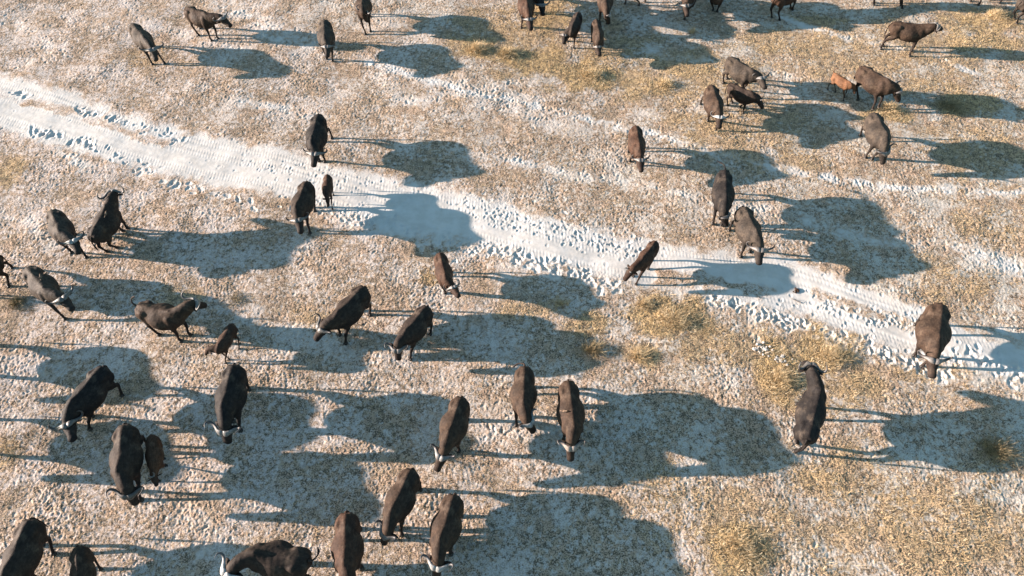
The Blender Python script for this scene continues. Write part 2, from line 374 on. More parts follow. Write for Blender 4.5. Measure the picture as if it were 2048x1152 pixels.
x, y = scatter(150000, lambda x, y, r, s, g: g ** 1.2 * np.clip(0.6 + noise(x, y, 0.9, 62) * 1.2, 0, 1))
V, T = blades(x, y, gz(x, y), 8, 0.04, 0.17, 0.06, 0.8, 0.0045); Vs.append(V); Ts.append(T)
V = np.concatenate(Vs); T = np.concatenate(Ts)
dg = np_mesh('dry_grass', V, np.arange(len(V)).reshape(-1, 3), False); attr(dg, 'tint', T)
tag(link('dry_grass', dg, M_STRAW), kind='stuff')
print('grass tris', len(V) // 3)

def tussock(px, py, rad, hgt, n, label, mat=M_STRAW, lean=0.5):
    c = at(px, py); z0 = macro1(c.x, c.y)
    n = int(n * 1.3); hgt = hgt * 0.8; k = max(6, n // 14); r = np.minimum(np.abs(R.normal(0, .55, k)), 1.1) * rad; a = R.rand(k) * 6.283; lean = lean * 1.5
    V, T = blades(r * np.cos(a), r * np.sin(a) * 0.8, np.full(k, -0.02), 14, hgt * 0.25, hgt, 0.06, lean, 0.0055)
    fall = np.repeat(np.repeat(np.clip(1.15 - (r / rad) * 0.6, .35, 1), 14), 3); V[:, 2] *= fall
    # bend: split each blade into two leaning pieces
    B = V.reshape(-1, 3, 3); n_ = len(B); tip = B[:, 2].copy(); base = (B[:, 0] + B[:, 1]) / 2; w = (B[:, 1] - B[:, 0]) / 2
    mid = base + (tip - base) * 0.5 + np.array([0, 0, 1]) * (np.abs(tip[:, 2] - base[:, 2]) * 0.12)[:, None]
    P = np.stack([B[:, 0], B[:, 1], mid + w * 0.7, mid - w * 0.7, tip], 1).reshape(-1, 3)
    b0 = np.arange(n_) * 5
    Fq = np.concatenate([np.stack([b0, b0 + 1, b0 + 2], -1), np.stack([b0, b0 + 2, b0 + 3], -1), np.stack([b0 + 3, b0 + 2, b0 + 4], -1)])
    me = np_mesh('grass_tussock', P, Fq, False); attr(me, 'tint', np.repeat(R.rand(n_), 5))
    o = link('grass_tussock', me, mat); o.location = (c.x, c.y, z0)
    return tag(o, label, 'grass tussock', 'grass tussocks standing out of the stubble')
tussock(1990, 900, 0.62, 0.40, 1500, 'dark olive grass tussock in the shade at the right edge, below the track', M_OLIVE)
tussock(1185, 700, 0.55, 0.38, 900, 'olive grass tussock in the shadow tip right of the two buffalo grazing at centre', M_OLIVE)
tussock(1280, 712, 0.36, 0.36, 800, 'small golden grass tussock alone below the brown tufts beside the track')
tussock(1350, 640, 0.75, 0.34, 2200, 'wide golden brown tussock at the track\'s lower edge, right of the crossing young buffalo')
tussock(1290, 610, 0.40, 0.30, 800, 'golden tussock just below the hooves of the young buffalo crossing the track')
tussock(1560, 760, 0.62, 0.36, 1700, 'golden tussock left of the black buffalo facing away from the viewer')
tussock(1665, 715, 0.75, 0.34, 2200, 'straw brown tussock behind the horns of the buffalo facing away')
tussock(1120, 610, 0.30, 0.34, 300, 'thin straw tuft at the shadow edge right of the lone reddish buffalo at centre')
tussock(955, 100, 0.45, 0.55, 1200, 'tall pale golden tussock at the top, left end of the golden strip')
tussock(1015, 108, 0.55, 0.48, 1500, 'tall golden tussock at the top, second from the left in the golden strip')
tussock(1185, 150, 0.62, 0.40, 1600, 'yellow green tussock below the two slim buffalo at the top centre')
tussock(1330, 168, 0.42, 0.36, 900, 'rounded golden tussock left of the buffalo trio at upper right')
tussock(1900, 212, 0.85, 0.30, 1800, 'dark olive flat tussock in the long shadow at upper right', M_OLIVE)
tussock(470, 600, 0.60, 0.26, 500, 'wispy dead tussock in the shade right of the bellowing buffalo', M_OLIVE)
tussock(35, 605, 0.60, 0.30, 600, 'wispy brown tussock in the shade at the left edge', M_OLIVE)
tussock(1780, 218, 0.45, 0.34, 900, 'golden tussock under the head of the big buffalo beside the orange calf')
tussock(1990, 30, 0.55, 0.42, 1200, 'golden tussock at the top right corner beside the walking hind leg')
tussock(1480, 1090, 0.85, 0.30, 2000, 'broad yellow grass tussock near the bottom, right of centre')
tussock(1385, 65, 0.20, 0.45, 160, 'sparse upright dry stems in the shade at the top', M_STRAW, 0.25)

# ------------------------------------------------------------------ loft / shape tools
def loft(bm, pts, rad, up=Vector((0, 0, 1)), n=14, roof=0.0):
    """closed tube; rad = [(half width, half height)]; up = hint for the height direction"""
    pts = [Vector(p) for p in pts]; rings = []
    for i, p in enumerate(pts):
        t = (pts[min(i + 1, len(pts) - 1)] - pts[max(i - 1, 0)]).normalized()
        s = up.cross(t)
        if s.length < 1e-3: s = Vector((0, 1, 0)).cross(t)
        s.normalize(); u = t.cross(s).normalized(); a, b = rad[i]
        rings.append([bm.verts.new(p + s * (a * math.cos(k * 2 * math.pi / n) * (abs(math.cos(k * 2 * math.pi / n)) ** roof if roof and math.sin(k * 2 * math.pi / n) > 0 else 1)) + u * (b * math.sin(k * 2 * math.pi / n))) for k in range(n)])
    for A, B in zip(rings[:-1], rings[1:]):
        for k in range(n): bm.faces.new((A[k], A[(k + 1) % n], B[(k + 1) % n], B[k]))
    bm.faces.new(rings[0][::-1]); bm.faces.new(rings[-1])
def spl(pts, vals, k=4):
    """Catmull-Rom resampling of points and radii"""
    P = [Vector(p) for p in pts]; Vv = [Vector(v) for v in vals]; op, ov = [], []
    for i in range(len(P) - 1):
        for j in range(k):
            t = j / k
            def cr(L):
                a, b, c, d = L[max(i - 1, 0)], L[i], L[i + 1], L[min(i + 2, len(L) - 1)]
                return 0.5 * ((2 * b) + (c - a) * t + (2 * a - 5 * b + 4 * c - d) * t * t + (3 * b - a - 3 * c + d) * t ** 3)
            op.append(cr(P)); ov.append(cr(Vv))
    op.append(P[-1]); ov.append(Vv[-1])
    return op, [(max(v[0], 0.002), max(v[1], 0.002)) for v in ov]
def blob(bm, c, r, rot=None):
    m = Matrix.Translation(Vector(c)) @ (rot.to_4x4() if rot else Matrix.Identity(4)) @ Matrix.Diagonal((*r, 1))
    bmesh.ops.create_icosphere(bm, subdivisions=2, radius=1, matrix=m)
def bm_mesh(name, bm, smooth=True):
    bmesh.ops.recalc_face_normals(bm, faces=bm.faces)
    me = bpy.data.meshes.new(name); bm.to_mesh(me); bm.free()
    me.polygons.foreach_set('use_smooth', [smooth] * len(me.polygons)); return me
def remesh(name, bm, voxel, it=5):
    tmp = bpy.data.objects.new('tmp', bm_mesh('tmp', bm)); SC.collection.objects.link(tmp)
    m = tmp.modifiers.new('r', 'REMESH'); m.mode = 'VOXEL'; m.voxel_size = voxel
    s = tmp.modifiers.new('s', 'SMOOTH'); s.factor = 0.5; s.iterations = it
    dg_ = bpy.context.evaluated_depsgraph_get()
    me = bpy.data.meshes.new_from_object(tmp.evaluated_get(dg_)); me.name = name
    old = tmp.data; bpy.data.objects.remove(tmp); bpy.data.meshes.remove(old)
    me.polygons.foreach_set('use_smooth', [True] * len(me.polygons))
    return me

# ------------------------------------------------------------------ buffalo
TORSO = [(-0.99, 1.13, .06, .10), (-0.93, 1.11, .13, .19), (-0.80, 1.08, .215, .275), (-0.62, 1.04, .275, .33), (-0.44, 1.00, .305, .36), (-0.20, .96, .415, .41), (-0.02, .95, .44, .43),
         (0.16, .95, .42, .435), (0.34, .99, .345, .43), (0.54, 1.04, .265, .395), (0.70, 1.05, .195, .32), (0.82, 1.03, .13, .23), (0.89, 1.02, .07, .14)]
CALF = dict(r=0.78)
def make_buffalo(name, R_, W_, B_, N_, zb, hooves, s, col, label, calf=False, horn=1.0, boss=(0.11, 0.10, 0.092), tail='hang', girth=1.0, headcol=None, seed=0, roll=0.0):
    rg = random.Random(seed * 7 + 3)
    Rw = at(*R_, 1.37 * s); Ww = at(*W_, 1.46 * s)
    Rw.x = at(*R_, 1.10 * s).x; Ww.x = at(*W_, 1.14 * s).x      # the outline's middle lies lower than the spine
    d = Ww - Rw; th = math.atan2(d.y, d.x); L = math.hypot(d.x, d.y)
    st = min(max(L / (1.42 * s), 0.92), 1.12)                  # length of this animal's barrel
    mid = (Rw + Ww) / 2; f = Vector((math.cos(th), math.sin(th), 0))
    org = Vector((mid.x, mid.y, 0)) + f * (0.14 * s * st)
    org.z = macro1(org.x, org.y) - 0.01
    root = bpy.data.objects.new(name, None); SC.collection.objects.link(root)
    root.location = org; root.rotation_euler = (0, 0, th); root.scale = (s, s, s)
    inv = Matrix.Rotation(-th, 3, 'Z')
    def loc(w): return (inv @ (Vector(w) - Vector((org.x, org.y, 0)))) / s
    # head: poll and nose from where the photograph shows them
    HL = 0.56 if not calf else 0.42
    neck0 = Vector((0.42 * st, 0, 1.12))
    P = loc(at(*B_, zb * s))
    dv = P - neck0; ln = dv.length
    if ln > 0.98 or ln < 0.60: P = neck0 + dv * (min(max(ln, 0.60), 0.98) / ln)
    best, h = 9, Vector((0.7, 0, -0.7))
    for i in range(60):
        zn = zb - 0.52 + i * 0.012
        q = loc(at(*N_, max(zn, 0.05) * s)) - P
        e = abs(q.length - HL)
        if e < best - 1e-3: best, h = e, q.normalized()
    hz = Vector((h.x, h.y, 0))
    if hz.length < 0.15: hz = Vector((1, 0, 0))
    hz.normalize(); side = Vector((0, 0, 1)).cross(hz).normalized(); u = h.cross(side).normalized()
    if roll: side = Matrix.Rotation(roll, 3, h) @ side; u = h.cross(side).normalized()
    bm = bmesh.new()
    slim = 0.80 if calf else 1.0
    pts = [(x * st, 0, z) for x, z, a, b in TORSO]; rad = [(a * girth * slim, b * (0.80 if calf else 1.0)) for x, z, a, b in TORSO]
    if calf: pts = [(x, y, z + 0.08) for x, y, z in pts]
    p2, r2 = spl(pts, rad, 5); loft(bm, p2, r2, n=36, roof=0.26)
    ridge = [(-0.90, 1.31), (-0.6, 1.365), (-0.3, 1.375), (0.0, 1.375), (0.25, 1.41), (0.48, 1.47), (0.65, 1.43), (0.8, 1.30)]
    dz = -0.03 if calf else 0.0
    loft(bm, [(x * st, 0, z - 0.05 + dz) for x, z in ridge], [(.05, .055), (.07, .065), (.06, .06), (.06, .06), (.07, .07), (.09, .075), (.09, .08), (.06, .06)], n=10)
    for sy in (-1, 1):
        k = girth * slim
        blob(bm, (-0.58 * st, sy * 0.22 * k, 1.215 + dz), (.14, .09, .10))                     # hip bones
        blob(bm, (-0.86 * st, sy * 0.12 * k, 1.18), (.12, .08, .10))                             # pin bones
        blob(bm, (-0.68 * st, sy * 0.20 * k, 1.00), (.24, .13, .28))                             # thigh
        blob(bm, (0.46 * st, sy * 0.185 * k, 1.04), (.20, .13, .31))                             # shoulder blade
    # neck
    hb = P - h * 0.02
    up_ = Vector((0, 0, 1))
    c1 = neck0 + Vector((0.30, 0, 0.04)); c2 = hb - (h * 0.10) + Vector((0, 0, -0.02))
    bz = []
    for i in range(7):
        t = i / 6; bz.append(neck0 * (1 - t) ** 3 + c1 * 3 * t * (1 - t) ** 2 + c2 * 3 * t * t * (1 - t) + hb * t ** 3)
    k = 0.80 if calf else 1.0
    nr = [(.17, .24), (.225, .31), (.21, .295), (.195, .27), (.18, .24), (.165, .205), (.15, .165)]
    loft(bm, bz, [(a * k, b * k) for a, b in nr], up=Vector((-0.25, 0, 1)).normalized(), n=16)
    # dewlap and throat
    # head
    hs = HL / 0.50
    HT = [(-.12, .11, .11, .0), (-.04, .155, .15, -.005), (.07, .165, .155, -.02), (.17, .15, .145, -.03), (.28, .12, .125, -.035), (.38, .105, .105, -.035), (.45, .115, .095, -.035), (.50, .10, .075, -.04), (.525, .06, .04, -.045)]
    loft(bm, [P + h * (t * hs) + u * (o * hs) for t, a, b, o in HT], [(a * hs, b * hs) for t, a, b, o in HT], up=u, n=14)
    for sy in (-1, 1):
        blob(bm, P + h * .14 * hs + side * (sy * .115 * hs) + u * .03 * hs, (.035, .035, .035))   # brows
        blob(bm, P + h * .47 * hs + side * (sy * .045 * hs) + u * .0, (.03, .03, .03))            # nostrils
    # legs
    base = {'fl': (0.50 * st, 0.20), 'fr': (0.50 * st, -0.20), 'hl': (-0.70 * st, 0.20), 'hr': (-0.70 * st, -0.20)}
    g = rg.choice((-1, 1)) * rg.uniform(0.05, 0.17)
    foot = {k_: Vector((x + (g if k_ in ('fl', 'hr') else -g) * (1 if k_[0] == 'f' else -0.9), y * slim * rg.uniform(0.85, 1.1), 0)) for k_, (x, y) in base.items()}
    used = set()
    for hp in hooves:
        q = loc(at(*hp[:2], 0.03)); q.z = 0
        c = [k_ for k_ in foot if k_ not in used and (len(hp) < 3 or k_[0] == hp[2])]
        if not c: continue
        bk = min(c, key=lambda k_: (q - Vector((*base[k_], 0))).length); used.add(bk)
        b0 = Vector((base[bk][0], base[bk][1] * slim, 0)); dd = q - b0
        dd.y = min(max(dd.y, -0.24), 0.24); dd.x = min(max(dd.x, -0.42), 0.42)
        foot[bk] = b0 + dd
    lk = 0.82 if calf else 1.0
    hoof_at = []
    for k_, ft in foot.items():
        sy = 1 if k_[1] == 'l' else -1; gs = girth * slim
        if k_[0] == 'f':
            top = Vector((0.50 * st, sy * .21 * gs, 1.02)); el_ = Vector((0.45 * st, sy * .215 * gs, .74))
            dx = (ft - Vector((0.50 * st, sy * .2, 0)))
            kn = Vector((0.51 * st + dx.x * .55 + max(0, dx.x) * .1, el_.y * .6 + ft.y * .4, .43))
            fe = Vector((ft.x - .015, ft.y, .13)); kn = kn.lerp((el_ + fe) / 2, 0.15)
            pts = [top, el_, el_.lerp(kn, .55), kn, kn.lerp(fe, .5), fe, ft + Vector((.03, 0, .03))]
            rad = [(.13, .17), (.105, .125), (.07, .075), (.062, .066), (.045, .048), (.052, .055), (.055, .06)]
        else:
            top = Vector((-0.66 * st, sy * .19 * gs, 1.06)); stf = Vector((-0.54 * st, sy * .225 * gs, .76))
            dx = (ft - Vector((-0.70 * st, sy * .2, 0)))
            hk = Vector((-0.80 * st + dx.x * .5, stf.y * .45 + ft.y * .55, .48))
            fe = Vector((ft.x - .02, ft.y, .13))
            pts = [top, stf, stf.lerp(hk, .6), hk, hk.lerp(fe, .5), fe, ft + Vector((.03, 0, .03))]
            rad = [(.15, .20), (.125, .16), (.07, .085), (.055, .072), (.044, .05), (.05, .055), (.055, .06)]
        p2, r2 = spl(pts, [(a * lk, b * lk) for a, b in rad], 2)
        loft(bm, p2, r2, up=Vector((1, 0, 0)), n=10)
        hoof_at.append(ft)
    if tail == 'up': tb = Vector((-0.93 * st, 0, 1.24))
    me = remesh('body', bm, 0.026 if not calf else 0.030, 9)
    n = len(me.vertices); co = np.empty(n * 3, np.float32); me.vertices.foreach_get('co', co); co = co.reshape(-1, 3)
    nr_ = np.empty(n * 3, np.float32); me.vertices.foreach_get('normal', nr_); nr_ = nr_.reshape(-1, 3)
    ne = len(me.edges); ed = np.empty(ne * 2, np.int32); me.edges.foreach_get('vertices', ed); ed = ed.reshape(-1, 2)
    cnt = np.bincount(ed.ravel(), minlength=n).astype(float)[:, None]
    far = sstep(0.16, 0.34, np.linalg.norm(co - np.array(P + h * 0.18), axis=1))
    wgt = (0.6 * sstep(0.62, 0.85, co[:, 2]) * far)[:, None]; vol0 = co.copy()
    for _ in range(9):
        av = np.zeros((n, 3))
        for k3 in range(3):
            av[:, k3] = np.bincount(ed[:, 0], co[ed[:, 1], k3], n) + np.bincount(ed[:, 1], co[ed[:, 0], k3], n)
        co = co + wgt * (av / cnt - co)
    co = co + nr_ * (0.012 * wgt)
    wob = 0.010 * perlin(co[:, 0] / .28 + seed * 3.1, co[:, 2] / .35 + co[:, 1] / .3 + 5, 71) + 0.005 * perlin(co[:, 0] / .09 + seed, (co[:, 2] + co[:, 1]) / .16, 72)
    wob *= sstep(0.5, 0.8, co[:, 2])
    co = co + nr_ * wob[:, None]; me.vertices.foreach_set('co', co.ravel().astype(np.float32))
    hd = (co - np.array(P)) @ np.array(h)
    dist_h = np.linalg.norm(co - np.array(P + h * 0.25), axis=1)
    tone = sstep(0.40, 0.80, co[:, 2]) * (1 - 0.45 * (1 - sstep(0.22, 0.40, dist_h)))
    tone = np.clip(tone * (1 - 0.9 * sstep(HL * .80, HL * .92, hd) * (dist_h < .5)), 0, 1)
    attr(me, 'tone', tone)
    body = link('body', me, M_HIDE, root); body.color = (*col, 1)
    # horns
    if horn > 0:
        for sy in (-1, 1):
            H = lambda a, b, c: P + side * (sy * a * horn) + h * b + u * c
            big = 0.62 if calf else 1.0
            pp = [H(.010, .085, .125), H(.08, .075, .145), H(.165, .035, .115), H(.265, -.025, .045), H(.365, -.085, .01), H(.445, -.13, .04), H(.475, -.15, .13), H(.45, -.135, .22), H(.40, -.10, .285)]
            rr = [(.04, .10), (.052, .10), (.048, .068), (.041, .05), (.036, .04), (.034, .033), (.024, .024), (.014, .014), (.004, .004)]
            if calf or horn < 0.7:
                pp = [H(.06, .02, .10), H(.12, .01, .13), H(.20, -.01, .15), H(.26, -.02, .19), H(.26, -.02, .26), H(.22, -.01, .32)]
                rr = [(.04, .035), (.038, .034), (.032, .03), (.026, .026), (.017, .017), (.004, .004)]
            p2, r2 = spl(pp, rr, 3)
            b2 = bmesh.new(); loft(b2, p2, r2, up=h, n=12)
            hm = bm_mesh('horn', b2)
            c_ = np.array([v_.co for v_ in hm.vertices]); dd = np.abs((c_ - np.array(P)) @ np.array(side))
            attr(hm, 'tone', 1 - sstep(.20 * horn, .38 * horn, dd) * .85)
            link('horn', hm, M_HORN, root).color = (*boss, 1)
    # ears
    for sy in (-1, 1):
        E = lambda a, b, c: P + side * (sy * a) + h * b + u * c
        b2 = bmesh.new(); es = 0.85 if calf else 1.0
        loft(b2, [E(.11, .0, -.01), E(.16, -.02, -.03), E(.11 + .13 * es, -.04, -.05), E(.11 + .20 * es, -.05, -.075), E(.11 + .245 * es, -.05, -.095)],
             [(.018, .03), (.016, .052), (.014, .062), (.011, .042), (.004, .008)], up=(h + u * .6).normalized(), n=8)
        em = bm_mesh('ear', b2); attr(em, 'tone', np.full(len(em.vertices), 0.35)); link('ear', em, M_HIDE, root).color = (*col, 1)
        b2 = bmesh.new(); blob(b2, P + h * .15 * hs + side * (sy * .132 * hs) + u * .02 * hs, (.02, .02, .02))
        link('eye', bm_mesh('eye', b2), M_EYE, root)
    # tail
    t0 = Vector((-0.95 * st, 0, 1.24)); sw = rg.uniform(-.08, .08)
    if tail == 'up': tp = [t0, t0 + Vector((-.10, .0, .12)), t0 + Vector((-.08, .06, .30)), t0 + Vector((.05, .08, .42)), t0 + Vector((.16, .06, .50))]
    elif tail == 'back': tp = [t0, t0 + Vector((-.12, .0, .0)), t0 + Vector((-.28, -.06, .0)), t0 + Vector((-.40, -.18, -.04)), t0 + Vector((-.46, -.34, .0))]
    elif tail == 'left': tp = [t0, t0 + Vector((-.10, -.03, -.04)), t0 + Vector((-.16, -.16, -.12)), t0 + Vector((-.14, -.30, -.22)), t0 + Vector((-.05, -.42, -.30))]
    else: tp = [t0, t0 + Vector((-.07, sw * .3, -.12)), t0 + Vector((-.075, sw, -.36)), t0 + Vector((-.05, sw * 1.5, -.56)), t0 + Vector((-.03, sw * 2, -.78))]
    p2, r2 = spl(tp, [(.035, .035), (.026, .026), (.018, .018), (.034, .034), (.006, .006)], 3)
    b2 = bmesh.new(); loft(b2, p2, r2, up=Vector((0, 1, 0)), n=8)
    tm = bm_mesh('tail', b2); c_ = np.arange(len(tm.vertices)) / len(tm.vertices); attr(tm, 'tone', 1 - sstep(.45, .65, c_))
    link('tail', tm, M_HIDE, root).color = (*col, 1)
    for ft in hoof_at:
        b2 = bmesh.new()
        for sy in (-1, 1):
            loft(b2, [ft + Vector((.0, sy * .028, .075)), ft + Vector((.02, sy * .03, .04)), ft + Vector((.035, sy * .034, .0))], [(.036 * lk, .052 * lk), (.04 * lk, .062 * lk), (.043 * lk, .072 * lk)], up=Vector((1, 0, 0)), n=8)
        link('hoof', bm_mesh('hoof', b2), M_HOOF, root)
    tag(root, label, 'buffalo calf' if calf else 'buffalo', 'calves walking with the herd' if calf else 'buffalo of the grazing herd')
    return root, body

K = (.022, .020, .020); G = (.050, .043, .037); B = (.048, .034, .026); RB = (.056, .034, .025); DB = (.036, .028, .024)
WH = (.20, .195, .185); GY = (.085, .078, .07); DG = (.05, .046, .042); LG = (.125, .118, .11)
